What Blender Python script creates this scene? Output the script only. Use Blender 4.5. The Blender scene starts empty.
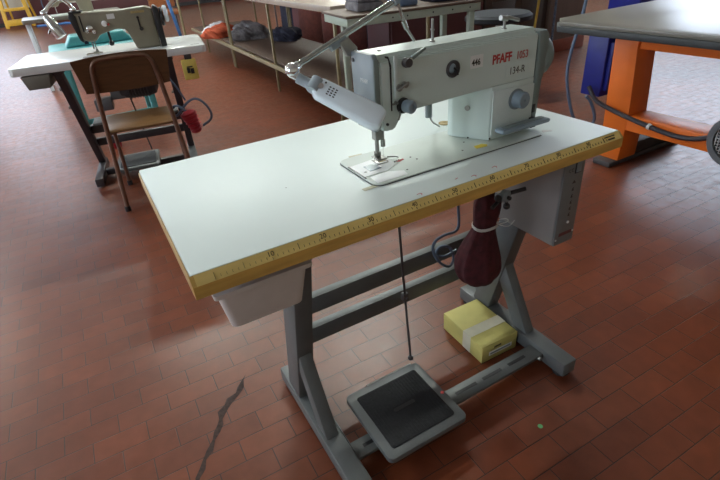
import bpy, bmesh, math, random
from mathutils import Vector, Matrix
random.seed(7)
D = bpy.data; COL = bpy.context.scene.collection
PI = math.pi
H = .775          # height of a sewing table

# ------------------------------------------------------------------ materials
def nodes(name):
    m = D.materials.new(name); m.use_nodes = True
    nt = m.node_tree; return m, nt, nt.nodes['Principled BSDF']
def mat(name, col, rough=.5, metal=0, spec=.5, noise=.08, scale=30, bump=0, coat=0, stretch=None):
    m, nt, b = nodes(name)
    b.inputs['Roughness'].default_value = rough; b.inputs['Metallic'].default_value = metal
    b.inputs['Specular IOR Level'].default_value = spec
    b.inputs['Coat Weight'].default_value = coat
    tc = nt.nodes.new('ShaderNodeTexCoord'); n = nt.nodes.new('ShaderNodeTexNoise')
    n.inputs['Scale'].default_value = scale; n.inputs['Detail'].default_value = 4
    if stretch:
        mp = nt.nodes.new('ShaderNodeMapping'); mp.inputs['Scale'].default_value = stretch
        nt.links.new(tc.outputs['Object'], mp.inputs[0]); nt.links.new(mp.outputs[0], n.inputs['Vector'])
    else: nt.links.new(tc.outputs['Object'], n.inputs['Vector'])
    r = nt.nodes.new('ShaderNodeValToRGB')
    r.color_ramp.elements[0].position = .3; r.color_ramp.elements[1].position = .7
    r.color_ramp.elements[0].color = [c*(1-noise) for c in col]+[1]
    r.color_ramp.elements[1].color = [min(1, c*(1+noise)) for c in col]+[1]
    nt.links.new(n.outputs['Fac'], r.inputs[0]); nt.links.new(r.outputs[0], b.inputs['Base Color'])
    if bump:
        bp = nt.nodes.new('ShaderNodeBump'); bp.inputs['Strength'].default_value = bump; bp.inputs['Distance'].default_value = .004
        nt.links.new(n.outputs['Fac'], bp.inputs['Height']); nt.links.new(bp.outputs[0], b.inputs['Normal'])
    return m
def emis(name, col, s):
    m, nt, b = nodes(name)
    b.inputs['Base Color'].default_value = (*col, 1)
    b.inputs['Emission Color'].default_value = (*col, 1); b.inputs['Emission Strength'].default_value = s
    return m

def floor_material():
    m, nt, b = nodes('terracotta_tiles'); L = nt.links.new; N = nt.nodes.new
    tc = N('ShaderNodeTexCoord'); mp = N('ShaderNodeMapping')
    mp.inputs['Location'].default_value = (-.012, -.002, 0); mp.inputs['Rotation'].default_value = (0, 0, .012)
    L(tc.outputs['Object'], mp.inputs[0])
    br = N('ShaderNodeTexBrick'); br.offset = .5; br.squash = 1
    br.inputs['Scale'].default_value = 1; br.inputs['Brick Width'].default_value = .1515
    br.inputs['Row Height'].default_value = .0757; br.inputs['Mortar Size'].default_value = .0016
    br.inputs['Mortar Smooth'].default_value = .35; br.inputs['Bias'].default_value = 0
    br.inputs['Color1'].default_value = (.190, .050, .020, 1); br.inputs['Color2'].default_value = (.145, .037, .016, 1)
    br.inputs['Mortar'].default_value = (.040, .020, .014, 1)
    L(mp.outputs[0], br.inputs['Vector'])
    n = N('ShaderNodeTexNoise'); n.inputs['Scale'].default_value = 2.3; n.inputs['Detail'].default_value = 7; n.inputs['Roughness'].default_value = .65
    L(tc.outputs['Object'], n.inputs['Vector'])
    n2 = N('ShaderNodeTexNoise'); n2.inputs['Scale'].default_value = 22; n2.inputs['Detail'].default_value = 6
    L(tc.outputs['Object'], n2.inputs['Vector'])
    r = N('ShaderNodeValToRGB'); r.color_ramp.elements[0].position = .3; r.color_ramp.elements[1].position = .72
    r.color_ramp.elements[0].color = (.72, .74, .76, 1); r.color_ramp.elements[1].color = (1.12, 1.08, 1.05, 1)
    L(n.outputs['Fac'], r.inputs[0])
    r2 = N('ShaderNodeValToRGB'); r2.color_ramp.elements[0].position = .3; r2.color_ramp.elements[1].position = .7
    r2.color_ramp.elements[0].color = (.88, .88, .88, 1); r2.color_ramp.elements[1].color = (1.08, 1.08, 1.08, 1)
    L(n2.outputs['Fac'], r2.inputs[0])
    mx = N('ShaderNodeMixRGB'); mx.blend_type = 'MULTIPLY'; mx.inputs[0].default_value = 1
    L(br.outputs['Color'], mx.inputs[1]); L(r.outputs[0], mx.inputs[2])
    mx2 = N('ShaderNodeMixRGB'); mx2.blend_type = 'MULTIPLY'; mx2.inputs[0].default_value = 1
    L(mx.outputs[0], mx2.inputs[1]); L(r2.outputs[0], mx2.inputs[2])
    L(mx2.outputs[0], b.inputs['Base Color'])
    mr = N('ShaderNodeMapRange'); mr.inputs['From Min'].default_value = .3; mr.inputs['From Max'].default_value = .7
    mr.inputs['To Min'].default_value = .30; mr.inputs['To Max'].default_value = .42
    L(n2.outputs['Fac'], mr.inputs['Value']); L(mr.outputs[0], b.inputs['Roughness'])
    b.inputs['Specular IOR Level'].default_value = .40
    bp = N('ShaderNodeBump'); bp.inputs['Strength'].default_value = .5; bp.inputs['Distance'].default_value = .0015; bp.invert = True
    L(br.outputs['Fac'], bp.inputs['Height']); 
    bp2 = N('ShaderNodeBump'); bp2.inputs['Strength'].default_value = .03; bp2.inputs['Distance'].default_value = .003
    L(n2.outputs['Fac'], bp2.inputs['Height']); L(bp.outputs[0], bp2.inputs['Normal']); L(bp2.outputs[0], b.inputs['Normal'])
    return m

M = dict(
 floor=floor_material(),
 laminate=mat('white_laminate', (.72, .80, .78), .46, spec=.35, noise=.015, scale=6),
 wood_edge=mat('varnished_beech', (.56, .35, .09), .38, noise=.14, scale=14, stretch=(.6, 6, 6)),
 wood_side=mat('raw_beech', (.47, .30, .13), .5, noise=.12, scale=14, stretch=(6, .6, 6)),
 ruler_yellow=mat('ruler_tape', (.74, .56, .19), .4, noise=.08, scale=10, stretch=(.6, 6, 6)),
 dark_label=mat('dark_red_label', (.12, .03, .03), .5),
 ink=mat('black_ink', (.03, .022, .015), .6),
 cream_paint=mat('machine_cream_enamel', (.57, .66, .63), .32, noise=.03, scale=9, coat=.2),
 bed_paint=mat('bed_enamel', (.59, .65, .60), .5, noise=.03, scale=12),
 panel_paint=mat('panel_enamel', (.56, .63, .61), .38, noise=.02),
 face_grey=mat('blue_grey_enamel', (.20, .235, .25), .4, noise=.04),
 cover_grey=mat('green_grey_plastic', (.17, .21, .20), .45, noise=.05),
 knob_grey=mat('blue_grey_plastic', (.21, .27, .31), .4, noise=.04),
 lamp_white=mat('pale_blue_plastic', (.74, .84, .90), .25, noise=.02, coat=.4),
 chrome=mat('chrome', (.72, .74, .74), .12, metal=1, noise=.05),
 tube_steel=mat('brushed_steel', (.40, .43, .42), .2, metal=1, noise=.1),
 dull_steel=mat('dull_steel', (.30, .30, .28), .42, metal=.8, noise=.2),
 plate=mat('white_slide_plate', (.86, .88, .88), .45, metal=0, noise=.05),
 lamp_grey=mat('light_grey_plastic', (.34, .40, .44), .35, noise=.04),
 black=mat('black_plastic', (.014, .014, .016), .45),
 rubber=mat('black_rubber', (.022, .022, .024), .75, noise=.3, scale=90, bump=.3),
 ribbed=mat('ribbed_rubber', (.010, .010, .012), .75, spec=.3, noise=.3, scale=120, bump=.2),
 leg_grey=mat('grey_leg_enamel', (.10, .108, .108), .45, noise=.10, scale=14, bump=.05),
 pale_grey=mat('pale_grey_enamel', (.24, .25, .245), .42, noise=.08, scale=14),
 box_grey=mat('grey_control_case', (.26, .245, .235), .5, noise=.05, scale=8),
 box_front=mat('grey_control_front', (.15, .16, .16), .45, noise=.06),
 pan_grey=mat('grey_beige_plastic', (.56, .52, .49), .5, noise=.04),
 red_cloth=mat('dark_red_cloth', (.055, .006, .009), .9, noise=.35, scale=60, bump=.5),
 white_string=mat('white_string', (.55, .53, .50), .8),
 yellow_card=mat('yellow_cardboard', (.47, .42, .13), .7, noise=.10, scale=16),
 tape=mat('translucent_tape', (.56, .54, .42), .3, noise=.06),
 paper=mat('white_paper', (.72, .73, .72), .6, noise=.02),
 pfred=mat('red_print', (.42, .035, .03), .5), pfred2=mat('pale_red_print', (.42, .10, .09), .5),
 yellow_st=mat('yellow_sticker', (.72, .55, .03), .5, noise=.08),
 red_mark=mat('red_marker', (.60, .09, .08), .6),
 masking=mat('masking_tape', (.52, .50, .36), .6, noise=.12),
 cork=mat('cork_disc', (.40, .30, .13), .7, noise=.2, scale=80),
 blue_cable=mat('blue_grey_cable', (.09, .13, .20), .5), dk_cable=mat('dark_cable', (.04, .035, .045), .5),
 green_dot=mat('green_paper', (.12, .42, .16), .6),
 crack=mat('crack_dark', (.045, .026, .020), .95, noise=.4, scale=80),
 orange=mat('orange_enamel', (.80, .17, .018), .38, noise=.06, scale=8),
 navy=mat('navy_enamel', (.012, .018, .20), .4, noise=.08),
 counter=mat('grey_counter', (.145, .135, .112), .34, noise=.06, scale=5),
 counter_edge=mat('dark_edge', (.025, .03, .032), .6),
 motor_grey=mat('motor_grey', (.14, .155, .17), .4, metal=.4, noise=.1),
 steel_black=mat('blackened_steel', (.045, .040, .042), .5, noise=.2),
 bg_leg=mat('dark_brown_enamel', (.035, .028, .032), .45, noise=.1),
 bg_top=mat('white_laminate_worn', (.66, .68, .67), .25, noise=.04, scale=6),
 olive=mat('olive_enamel', (.235, .215, .155), .38, noise=.08, scale=12),
 olive_box=mat('olive_grey_metal', (.16, .155, .13), .5, noise=.06),
 plywood=mat('brown_plywood', (.085, .038, .014), .4, noise=.22, scale=12, stretch=(1, 7, 7)),
 seat_ply=mat('honey_plywood', (.17, .085, .028), .35, noise=.2, scale=10, stretch=(1, 7, 7)),
 bronze=mat('bronze_tube', (.20, .12, .085), .32, metal=.7, noise=.15),
 red_plastic=mat('red_plastic', (.33, .012, .025), .45), yellow_plastic=mat('yellow_plastic', (.62, .50, .12), .45),
 teal=mat('turquoise_enamel', (.08, .34, .35), .4, noise=.08), 
 brass_tube=mat('ochre_tube', (.28, .235, .13), .4, metal=.3, noise=.1),
 table_board=mat('pale_board', (.36, .29, .23), .35, noise=.06), 
 shelf_board=mat('brown_board', (.105, .068, .048), .6, noise=.15),
 green_metal=mat('pale_green_enamel', (.37, .44, .36), .4, noise=.05),
 maroon=mat('maroon_paint', (.085, .022, .024), .6, noise=.15, scale=3),
 wall=mat('cream_wall', (.52, .48, .40), .8, noise=.05, scale=2), ceiling=mat('ceiling_white', (.55, .54, .50), .85, noise=.04, scale=2),
 brown_panel=mat('brown_panel', (.14, .095, .075), .55, noise=.12, scale=5, stretch=(6, 6, .6)),
 dark_door=mat('dark_brown_door', (.055, .040, .030), .5, noise=.1), skirting=mat('red_skirting', (.26, .07, .045), .4),
 ladder=mat('yellow_ladder', (.62, .36, .03), .45, noise=.08),
 dk_seat=mat('charcoal_vinyl', (.03, .033, .04), .7, spec=.25, noise=.1), 
 navy_cloth=mat('navy_cloth', (.012, .013, .03), .9, noise=.3, bump=.3), brown_cloth=mat('red_brown_cloth', (.10, .025, .02), .9, noise=.2, bump=.3),
 orange_cloth=mat('orange_cloth', (.45, .08, .03), .85, noise=.2, bump=.3), grey_cloth=mat('grey_cloth', (.16, .15, .16), .9, noise=.35, bump=.4),
 white_cloth=mat('white_cloth', (.70, .70, .74), .85, noise=.06), brown_leather=mat('brown_leather', (.22, .075, .025), .45, noise=.2),
 gold=mat('gold_tube', (.50, .34, .06), .35, metal=.6), blue_paint=mat('blue_enamel', (.05, .17, .42), .4),
 frame_white=mat('window_frame_white', (.6, .6, .58), .5), 
 daylight=emis('window_daylight', (.74, .84, 1.0), 6.5), tube_light=emis('fluorescent_tube', (.94, 1.0, .93), 225.0),
)

# ------------------------------------------------------------------ geometry builder
class B:
    def __init__(s): s.bm = bmesh.new()
    def _x(s, vs, T):
        if T is not None: bmesh.ops.transform(s.bm, matrix=T, verts=vs)
    def box(s, a, b, bev=0, T=None, seg=2, filt=None):
        a = Vector(a); b = Vector(b); c = (a+b)/2; d = b-a
        r = bmesh.ops.create_cube(s.bm, size=1); vs = r['verts']
        for v in vs: v.co = Vector((v.co.x*d.x, v.co.y*d.y, v.co.z*d.z))+c
        if bev:
            es = list({e for v in vs for e in v.link_edges})
            if filt: es = [e for e in es if filt(e)]
            r = bmesh.ops.bevel(s.bm, geom=es, offset=bev, segments=seg, affect='EDGES', profile=.5)
            vs = list({v for f in r['faces'] for v in f.verts} | {v for v in vs if v.is_valid})
            if filt or True:
                # collect the whole island
                seen = set(vs); st = list(vs)
                while st:
                    v = st.pop()
                    for e in v.link_edges:
                        o = e.other_vert(v)
                        if o not in seen: seen.add(o); st.append(o)
                vs = list(seen)
        s._x(vs, T); return s
    def prism(s, pts, axis, lo, hi, bev=0, T=None, seg=2):
        """closed outline pts in the plane across AXIS, extruded lo..hi. x: (y,z); y: (x,z); z: (x,y)"""
        def mk(p, h): return {'x': (h, p[0], p[1]), 'y': (p[0], h, p[1]), 'z': (p[0], p[1], h)}[axis]
        v0 = [s.bm.verts.new(mk(p, lo)) for p in pts]; v1 = [s.bm.verts.new(mk(p, hi)) for p in pts]
        n = len(pts); fs = [s.bm.faces.new(v0), s.bm.faces.new(v1[::-1])]
        for i in range(n): fs.append(s.bm.faces.new((v0[i], v1[i], v1[(i+1) % n], v0[(i+1) % n])))
        bmesh.ops.recalc_face_normals(s.bm, faces=fs)
        vs = v0+v1
        if bev:
            es = list({e for f in fs for e in f.edges})
            r = bmesh.ops.bevel(s.bm, geom=es, offset=bev, segments=seg, affect='EDGES', profile=.5)
            seen = set(v for v in r['verts']); st = list(seen)
            while st:
                v = st.pop()
                for e in v.link_edges:
                    o = e.other_vert(v)
                    if o not in seen: seen.add(o); st.append(o)
            vs = list(seen)
        s._x(vs, T); return s
    def cyl(s, p, q, r, r2=None, n=20, caps=True):
        p = Vector(p); q = Vector(q); d = q-p; L = d.length
        rot = d.to_track_quat('Z', 'Y').to_matrix().to_4x4()
        T = Matrix.Translation((p+q)/2) @ rot
        bmesh.ops.create_cone(s.bm, cap_ends=caps, segments=n, radius1=r, radius2=r if r2 is None else r2, depth=L, matrix=T)
        return s
    def ball(s, c, r, n=16, sc=(1, 1, 1)):
        bmesh.ops.create_uvsphere(s.bm, u_segments=n, v_segments=n//2+2, radius=r, matrix=Matrix.Translation(c) @ Matrix.Diagonal((*sc, 1)))
        return s
    def lathe(s, prof, o=(0, 0, 0), d=(0, 0, 1), n=32, cap=True):
        """prof: (radius, height) list, spun about axis d from o"""
        rot = Vector(d).to_track_quat('Z', 'Y').to_matrix().to_4x4(); T = Matrix.Translation(o) @ rot
        rings = []
        for r, h in prof:
            if r < 1e-6: rings.append([s.bm.verts.new(T @ Vector((0, 0, h)))])
            else: rings.append([s.bm.verts.new(T @ Vector((r*math.cos(2*PI*i/n), r*math.sin(2*PI*i/n), h))) for i in range(n)])
        fs = []
        for a, b in zip(rings, rings[1:]):
            for i in range(n):
                j = (i+1) % n
                if len(a) == 1 and len(b) == 1: continue
                if len(a) == 1: fs.append(s.bm.faces.new((a[0], b[i], b[j])))
                elif len(b) == 1: fs.append(s.bm.faces.new((a[i], a[j], b[0])))
                else: fs.append(s.bm.faces.new((a[i], a[j], b[j], b[i])))
        for rg, rev in ((rings[0], True), (rings[-1], False)):
            if cap and len(rg) > 2: fs.append(s.bm.faces.new(rg[::-1] if rev else rg))
        bmesh.ops.recalc_face_normals(s.bm, faces=fs); return s
    def tube(s, pts, r, n=10, smooth=0):
        P = [Vector(p) for p in pts]
        if smooth:
            for _ in range(smooth):
                Q = [P[0]]
                for a, b in zip(P, P[1:]): Q += [a*.75+b*.25, a*.25+b*.75]
                P = Q+[P[-1]]
        rings = []; up = Vector((0, 0, 1)); prev = None
        for i, p in enumerate(P):
            t = (P[min(i+1, len(P)-1)]-P[max(i-1, 0)]).normalized()
            if prev is None:
                a = t.cross(up); a = a if a.length > .1 else t.cross(Vector((1, 0, 0)))
            else: a = prev - t*prev.dot(t)
            a.normalize(); prev = a; b = t.cross(a)
            rr = r[i] if isinstance(r, list) else r
            rings.append([s.bm.verts.new(p+a*rr*math.cos(2*PI*k/n)+b*rr*math.sin(2*PI*k/n)) for k in range(n)])
        fs = []
        for a, b in zip(rings, rings[1:]):
            for k in range(n): fs.append(s.bm.faces.new((a[k], a[(k+1) % n], b[(k+1) % n], b[k])))
        fs.append(s.bm.faces.new(rings[0][::-1])); fs.append(s.bm.faces.new(rings[-1]))
        bmesh.ops.recalc_face_normals(s.bm, faces=fs); return s
    def bar(s, p, q, w, h, bev=.003, roll=(0, 0, 1)):
        """rectangular bar from p to q; w across, h along ROLL"""
        p = Vector(p); q = Vector(q); d = (q-p); L = d.length; d.normalize()
        u = Vector(roll); u = u-d*u.dot(d)
        if u.length < .05: u = Vector((1, 0, 0)); u = u-d*u.dot(d)
        u.normalize(); a = d.cross(u)
        R = Matrix((a, d, u)).transposed().to_4x4(); T = Matrix.Translation((p+q)/2) @ R
        return s.box((-w/2, -L/2, -h/2), (w/2, L/2, h/2), bev, T)

def smooth(me, ang=.6):
    for p in me.polygons: p.use_smooth = True
    try: me.set_sharp_from_angle(angle=ang)
    except Exception: pass
def obj(name, b, m, parent=None, label=None):
    me = D.meshes.new(name); b.bm.to_mesh(me); b.bm.free(); smooth(me)
    me.materials.append(M[m] if isinstance(m, str) else m)
    o = D.objects.new(name, me); COL.objects.link(o)
    if parent: o.parent = parent
    if label: o['label'] = label
    return o
def thing(name, label, cat, loc=(0, 0, 0), rz=0, group=None):
    o = D.objects.new(name, None); COL.objects.link(o); o.empty_display_size = .05
    o.location = loc; o.rotation_euler = (0, 0, rz); tag(o, label, cat, group); return o
def tag(o, label, cat, group=None):
    o['label'] = label; o['category'] = cat
    if group: o['group'] = group
    return o
def struct(name, b, m, parent=None):
    o = obj(name, b, m, parent)
    if not parent: o['kind'] = 'structure'
    return o
def copy_tree(o, parent=None):
    c = o.copy(); COL.objects.link(c); c.parent = parent
    for ch in list(o.children): copy_tree(ch, c)
    return c
def text(name, s, size, T, m, parent, ext=.0003, align='LEFT', squash=1, label=None, bold=0):
    cu = D.curves.new('t', 'FONT'); cu.body = s; cu.size = size; cu.extrude = ext; cu.align_x = align; cu.resolution_u = 3; cu.offset = bold
    t = D.objects.new('t', cu); COL.objects.link(t)
    me = D.meshes.new_from_object(t.evaluated_get(bpy.context.evaluated_depsgraph_get()))
    D.objects.remove(t); D.curves.remove(cu)
    me.transform(T @ Matrix.Diagonal((squash, 1, 1, 1)))
    me.materials.clear(); me.materials.append(M[m]); me.name = name
    o = D.objects.new(name, me); COL.objects.link(o)
    if parent: o.parent = parent
    if label: o['label'] = label
    return o
def TR(loc, rx=0, ry=0, rz=0):
    return Matrix.Translation(loc) @ Matrix.Rotation(rz, 4, 'Z') @ Matrix.Rotation(ry, 4, 'Y') @ Matrix.Rotation(rx, 4, 'X')
FRONT = lambda x, y, z: TR((x, y, z), PI/2)                 # faces -Y
LEFTF = lambda x, y, z: TR((x, y, z), PI/2, 0, -PI/2)       # faces -X

# ------------------------------------------------------------------ room shell
X0, X1, Y0, Y1, ZC = -7.0, 9.5, -5.0, 17.0, 4.6
struct('floor', B().box((X0, Y0, -.1), (X1, Y1, 0)), 'floor')
struct('ceiling', B().box((X0-.2, Y0-.2, ZC), (X1+.2, Y1+.2, ZC+.1)), 'ceiling')
def wall_with_windows(name, axis, at, lo, hi, wins, out, zlo=1.3, zhi=3.9):
    b = B(); t = .2*out
    def slab(a, c, z0, z1):
        if axis == 'y': b.box((a, min(at, at+t), z0), (c, max(at, at+t), z1))
        else: b.box((min(at, at+t), a, z0), (max(at, at+t), c, z1))
    cur = lo
    for (a, c) in wins:
        slab(cur, a, 0, ZC); slab(a, c, 0, zlo); slab(a, c, zhi, ZC); cur = c
    slab(cur, hi, 0, ZC)
    return struct(name, b, 'wall')
wn = [0]
def windows(axis, at, wins, out, zlo=1.3, zhi=3.9):
    for a, c in wins:
        wn[0] += 1; fr = B(); pn = B(); f = at+.06*out; g = at+.10*out
        def bx(bb, u0, u1, z0, z1, v0, v1):
            if axis == 'y': bb.box((u0, min(v0, v1), z0), (u1, max(v0, v1), z1))
            else: bb.box((min(v0, v1), u0, z0), (max(v0, v1), u1, z1))
        n = 3
        for i in range(n+1):
            u = a+(c-a)*i/n; u = min(max(u, a+.03), c-.03); bx(fr, u-.03, u+.03, zlo, zhi, f, g)
        for i in range(4):
            z = zlo+(zhi-zlo)*i/3; z = min(max(z, zlo+.03), zhi-.03); bx(fr, a, c, z-.03, z+.03, f, g)
        bx(pn, a, c, zlo, zhi, g, g+.01*out)
        w = struct('window_%d' % wn[0], fr, 'frame_white')
        obj('window_pane', pn, 'daylight', w)
bw = [(-6.2, -4.0), (-3.0, -.8)]
lw = [(-2.5, .8), (4.0, 7.0), (8.0, 11.0), (12.0, 15.0)]  # first span is an unseen window, added as fill light for the front faces
rw = [(2.2, 5.4)]
wall_with_windows('wall_back', 'y', Y1, X0, X1, bw, 1); windows('y', Y1, bw, 1)
wall_with_windows('wall_left', 'x', X0, Y0, Y1, lw, -1); windows('x', X0, lw, -1)
wall_with_windows('wall_right', 'x', X1, Y0, Y1, rw, 1); windows('x', X1, rw, 1)
struct('wall_front', B().box((X0, Y0-.2, 0), (X1, Y0, ZC)), 'wall')
struct('baseboard_back', B().box((X0, Y1-.03, 0), (X1, Y1-.001, .42), .004), 'maroon')
struct('trim_1', B().box((X0, Y1-.035, .0), (X1, Y1-.031, .10)), 'black')
struct('door_1', B().box((-.66, Y1-.07, .0), (.35, Y1-.036, 2.1), .01), 'maroon')

# a short partition wall with its skirting and dark door on the right
struct('wall_partition', B().box((4.63, 3.36, 0), (5.22, 3.5, 2.6)), 'brown_panel')
struct('baseboard_partition', B().box((4.63, 3.335, 0), (5.235, 3.359, .135), .004), 'skirting')
d = struct('door_2', B().box((3.72, 3.39, 0), (4.61, 3.45, 2.1), .004), 'dark_door')
dp = B()
for z0, z1 in ((.12, .62), (.72, 1.95)):
    for x0 in (3.80, 4.22): dp.box((x0, 3.378, z0), (x0+.32, 3.389, z1), .004)
obj('door_panel', dp, 'dark_door', d)

# crack in the tiles
cp = [(.118, .545), (.102, .527), (.085, .50), (.072, .482), (.047, .472), (.028, .452), (.004, .436), (-.006, .410), (-.015, .391), (-.030, .370), (-.046, .348), (-.066, .318), (-.085, .297), (-.100, .270), (-.116, .252), (-.128, .225)]
wd = [.001, .006, .018, .012, .024, .016, .022, .008, .014, .016, .009, .018, .008, .013, .010, .001]
b = B(); L = []; R = []
for i, (x, y) in enumerate(cp):
    w = wd[i]*.55; L.append(b.bm.verts.new((x-w+random.uniform(-.002, .002), y+w*.5, .0006))); R.append(b.bm.verts.new((x+w+random.uniform(-.002, .002), y-w*.5, .0006)))
for i in range(len(cp)-1): b.bm.faces.new((L[i], R[i], R[i+1], L[i+1]))
bmesh.ops.recalc_face_normals(b.bm, faces=b.bm.faces[:])
obj('crack', b, 'crack', D.objects['floor'], 'jagged dark crack')

# ceiling lamps
def ceiling_lamp(x, y, lab):
    t = thing('ceiling_lamp', lab, 'ceiling lamp', (x, y, 3.95), 0, 'fluorescent ceiling lamps')
    obj('housing', B().box((-.75, -.12, .04), (.75, .12, .12), .01), 'frame_white', t)
    for s in (-.06, .06): obj('fluorescent_tube', B().cyl((-.72, s, .02), (.72, s, .02), .02), 'tube_light', t)
    for s in (-.5, .5): obj('hanger', B().cyl((s, 0, .12), (s, 0, ZC-3.95), .006), 'dull_steel', t)

# ------------------------------------------------------------------ sewing table stand parts
def stand_leg(parent, x0, x1, m='leg_grey', upper=None, y0=-.045, y1=.447):
    """one T-shaped side of a sewing table stand: foot bar, slanting column, brace, top rail"""
    xc = (x0+x1)/2; w = x1-x0
    if upper:   # the top of the column is a flat plate that passes beside the control box
        yf = lambda z: .12+.175*(.722-z)/.66; yb = lambda z: .205+.17*(.722-z)/.66
        cb = B().prism([(yf(.46), .46), (yb(.46), .46), (.375, .062), (.295, .062)], 'x', x0+.003, x1-.003, .004)
        cb.prism([(.12, .722), (.205, .722), (yb(.43), .43), (yf(.43), .43)], 'x', upper[0], upper[1], .001)
        lg = obj('leg', cb, m, parent)
    else: lg = obj('leg', B().prism([(.12, .722), (.205, .722), (.375, .062), (.295, .062)], 'x', x0+.003, x1-.003, .004), m, parent)
    obj('brace', B().prism([(.255, .300), (.295, .265), (.178, .062), (.118, .062)], 'x', x0+.008, x1-.010, .003), m, lg)
    obj('foot_bar', B().box((x0, y0, .012), (x1, y1, .062), .005), m, lg)
    obj('foot_sleeve', B().box((x1+.0005, y0+.10, .010), (x1+.004, y0+.30, .058), .001), m, lg)
    obj('top_rail', B().box((upper[0] if upper else x0+.004, .08, .7225), (upper[1] if upper else x1-.004, .47, .7345), .002), m, lg)
    for y in (y0+.03, y1-.03):
        obj('rubber_foot', B().cyl((xc, y, 0), (xc, y, .0115), w*.45), 'rubber', lg)
    return lg

# ================================================================== MAIN SEWING TABLE
T = thing('sewing_table', 'large white topped industrial sewing table with a printed wooden ruler edge, in the foreground', 'table')
obj('tabletop', B().box((.0, .0, H-.040), (1.05, .547, H), .002), 'laminate', T)
eb = B().prism([(-.0005, H-.0015), (-.014, H-.016), (-.014, H-.040), (-.0005, H-.040)], 'x', -.003, 1.053, 0)
EB = obj('edge_band', eb, 'wood_edge', T, 'varnished wooden front edge with ruler')
obj('side_band', B().box((-.0036, .0, H-.040), (-.0006, .547, H-.007), .0005), 'wood_side', T)
obj('side_band', B().box((1.0506, .0, H-.041), (1.0536, .547, H-.007), .0005), 'wood_side', T)
rs_ = B().prism([(-.0013, H-.0013), (-.0146, H-.0156), (-.0142, H-.0160), (-.0009, H-.0017)], 'x', .004, 1.046)
obj('ruler_strip', rs_, 'ruler_yellow', EB, 'yellow ruler strip')
# ruler ticks on the sloping face
tk = B(); S0 = .035
def bevp(x, u): return (x, -.0005-.0135*u-.0008, H-.0015-.0145*u+.0008)
ang = math.atan2(.0145, .0135)
for i in range(0, 97):
    lo, hi = (.30, .95) if i % 10 == 0 else ((.30, .86) if i % 5 == 0 else (.58, .82))
    if i % 10 == 0 and i > 0: lo, hi = .72, .95
    w = .0008 if i % 5 else .0011
    a = bevp(S0+i/100, lo); c = bevp(S0+i/100, hi)
    tk.bar(a, c, w*2, .0003, 0, roll=(0, -.0145, .0135))
obj('ruler_ticks', tk, 'ink', EB)
for n in range(10, 100, 10):
    p = bevp(S0+n/100-.001, .62)
    text('ruler_number', str(n), .013, TR(p, ang), 'ink', EB, .0002, 'CENTER')
p = bevp(1.005, .42); 
obj('print_mark', B().box((-.014, 0, 0), (.022, .0028, .0004), 0, TR(p, ang)), 'ink', EB)
p = bevp(1.012, .8); 
obj('print_mark', B().box((-.012, 0, 0), (.012, .004, .0004), 0, TR(p, ang)), 'ink', EB)
# red pen marks and a spot on the laminate
for i, (x, y) in enumerate([(.46, .012), (.60, .012), (.565, .022), (.665, .02)]):
    z = H+.0004
    obj('pen_mark', B().tube([(x-.006, y+.001, z), (x+.002, y+.003, z), (x+.005, y-.001, z), (x+.001, y-.005, z)][:4 if i != 2 else 2], .0006, 5), 'red_mark', T)
obj('spot', B().lathe([(.0012, 0), (.0012, .0003), (0, .0004)], (.255, .215, H)), 'ink', T)
stand_leg(T, .212, .267); stand_leg(T, .955, 1.010, upper=(.990, 1.006))
for z, y in ((.315, .335), (.188, .357)):
    st = B().box((.267, y, z), (.955, y+.004, z+.055), .001).box((.267, y+.004, z+.051), (.955, y+.028, z+.055), .001)
    obj('stretcher', st, 'leg_grey', T)
xb = B().box((.271, .036, .034), (.955, .090, .046), .002)
cb = obj('cross_bar', xb, 'leg_grey', T)
for x0, x1 in ((.30, .37), (.62, .70), (.725, .80), (.83, .90)):
    obj('slot', B().box((x0, .057, .0462), (x1, .068, .0468), .0), 'black', cb)
obj('bolt', B().cyl((.935, .0355, .040), (.935, .028, .040), .006), 'dull_steel', cb)

# treadle
t = thing('treadle', 'square grey foot treadle with black ribbed mat under the foreground table', 'pedal', (.452, .085, .06))
R5 = Matrix.Rotation(-.01, 4, 'Z')
def rrect(w, h, r, n=6):
    pts = []
    for cx, cy, a0 in ((w/2-r, h/2-r, 0), (-w/2+r, h/2-r, PI/2), (-w/2+r, -h/2+r, PI), (w/2-r, -h/2+r, 3*PI/2)):
        for i in range(n+1): a = a0+i*PI/2/n; pts.append((cx+r*math.cos(a), cy+r*math.sin(a)))
    return pts
obj('pedal_frame', B().prism(rrect(.256, .248, .018), 'z', .004, .022, .003), 'leg_grey', t)
pm = obj('pedal_mat', B().prism(rrect(.205, .196, .008), 'z', .0222, .0245, .0006), 'ribbed', t, 'black ribbed rubber mat')
rb = B()
for i in range(22):
    x = -.096+i*.0091; rb.box((x-.0012, -.092, .0246), (x+.0012, .092, .0256))
obj('rib', rb, 'ribbed', pm)
obj('emblem', B().prism(rrect(.07, .012, .005), 'z', .0257, .0263), 'black', pm)
obj('red_stud', B().lathe([(.005, 0), (.005, .002), (0, .003)], (.119, -.02, .022)), 'red_mark', t)
obj('hinge_rod', B().cyl((-.05, .127, .014), (.11, .127, .014), .005), 'dull_steel', t)
for x in (-.10, .10): obj('bearing', B().box((x-.012, -.035, -.0135), (x+.012, .0, .004), .002), 'pale_grey', t)
t = thing('treadle_rod', 'thin dark rod running from the treadle up to the underside of the foreground table', 'rod')
obj('rod', B().tube([(.566, .218, .105), (.551, .22, .4), (.537, .222, .731)], .0035, 8), 'steel_black', t)
obj('joint', B().ball((.566, .218, .098), .009), 'steel_black', t)
obj('clamp', B().box((.545, .212, .33), (.563, .230, .355), .003).cyl((.554, .205, .342), (.554, .212, .342), .004), 'steel_black', t)
obj('lever', B().box((.525, .215, .722), (.550, .30, .7345), .002), 'steel_black', t)

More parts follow.
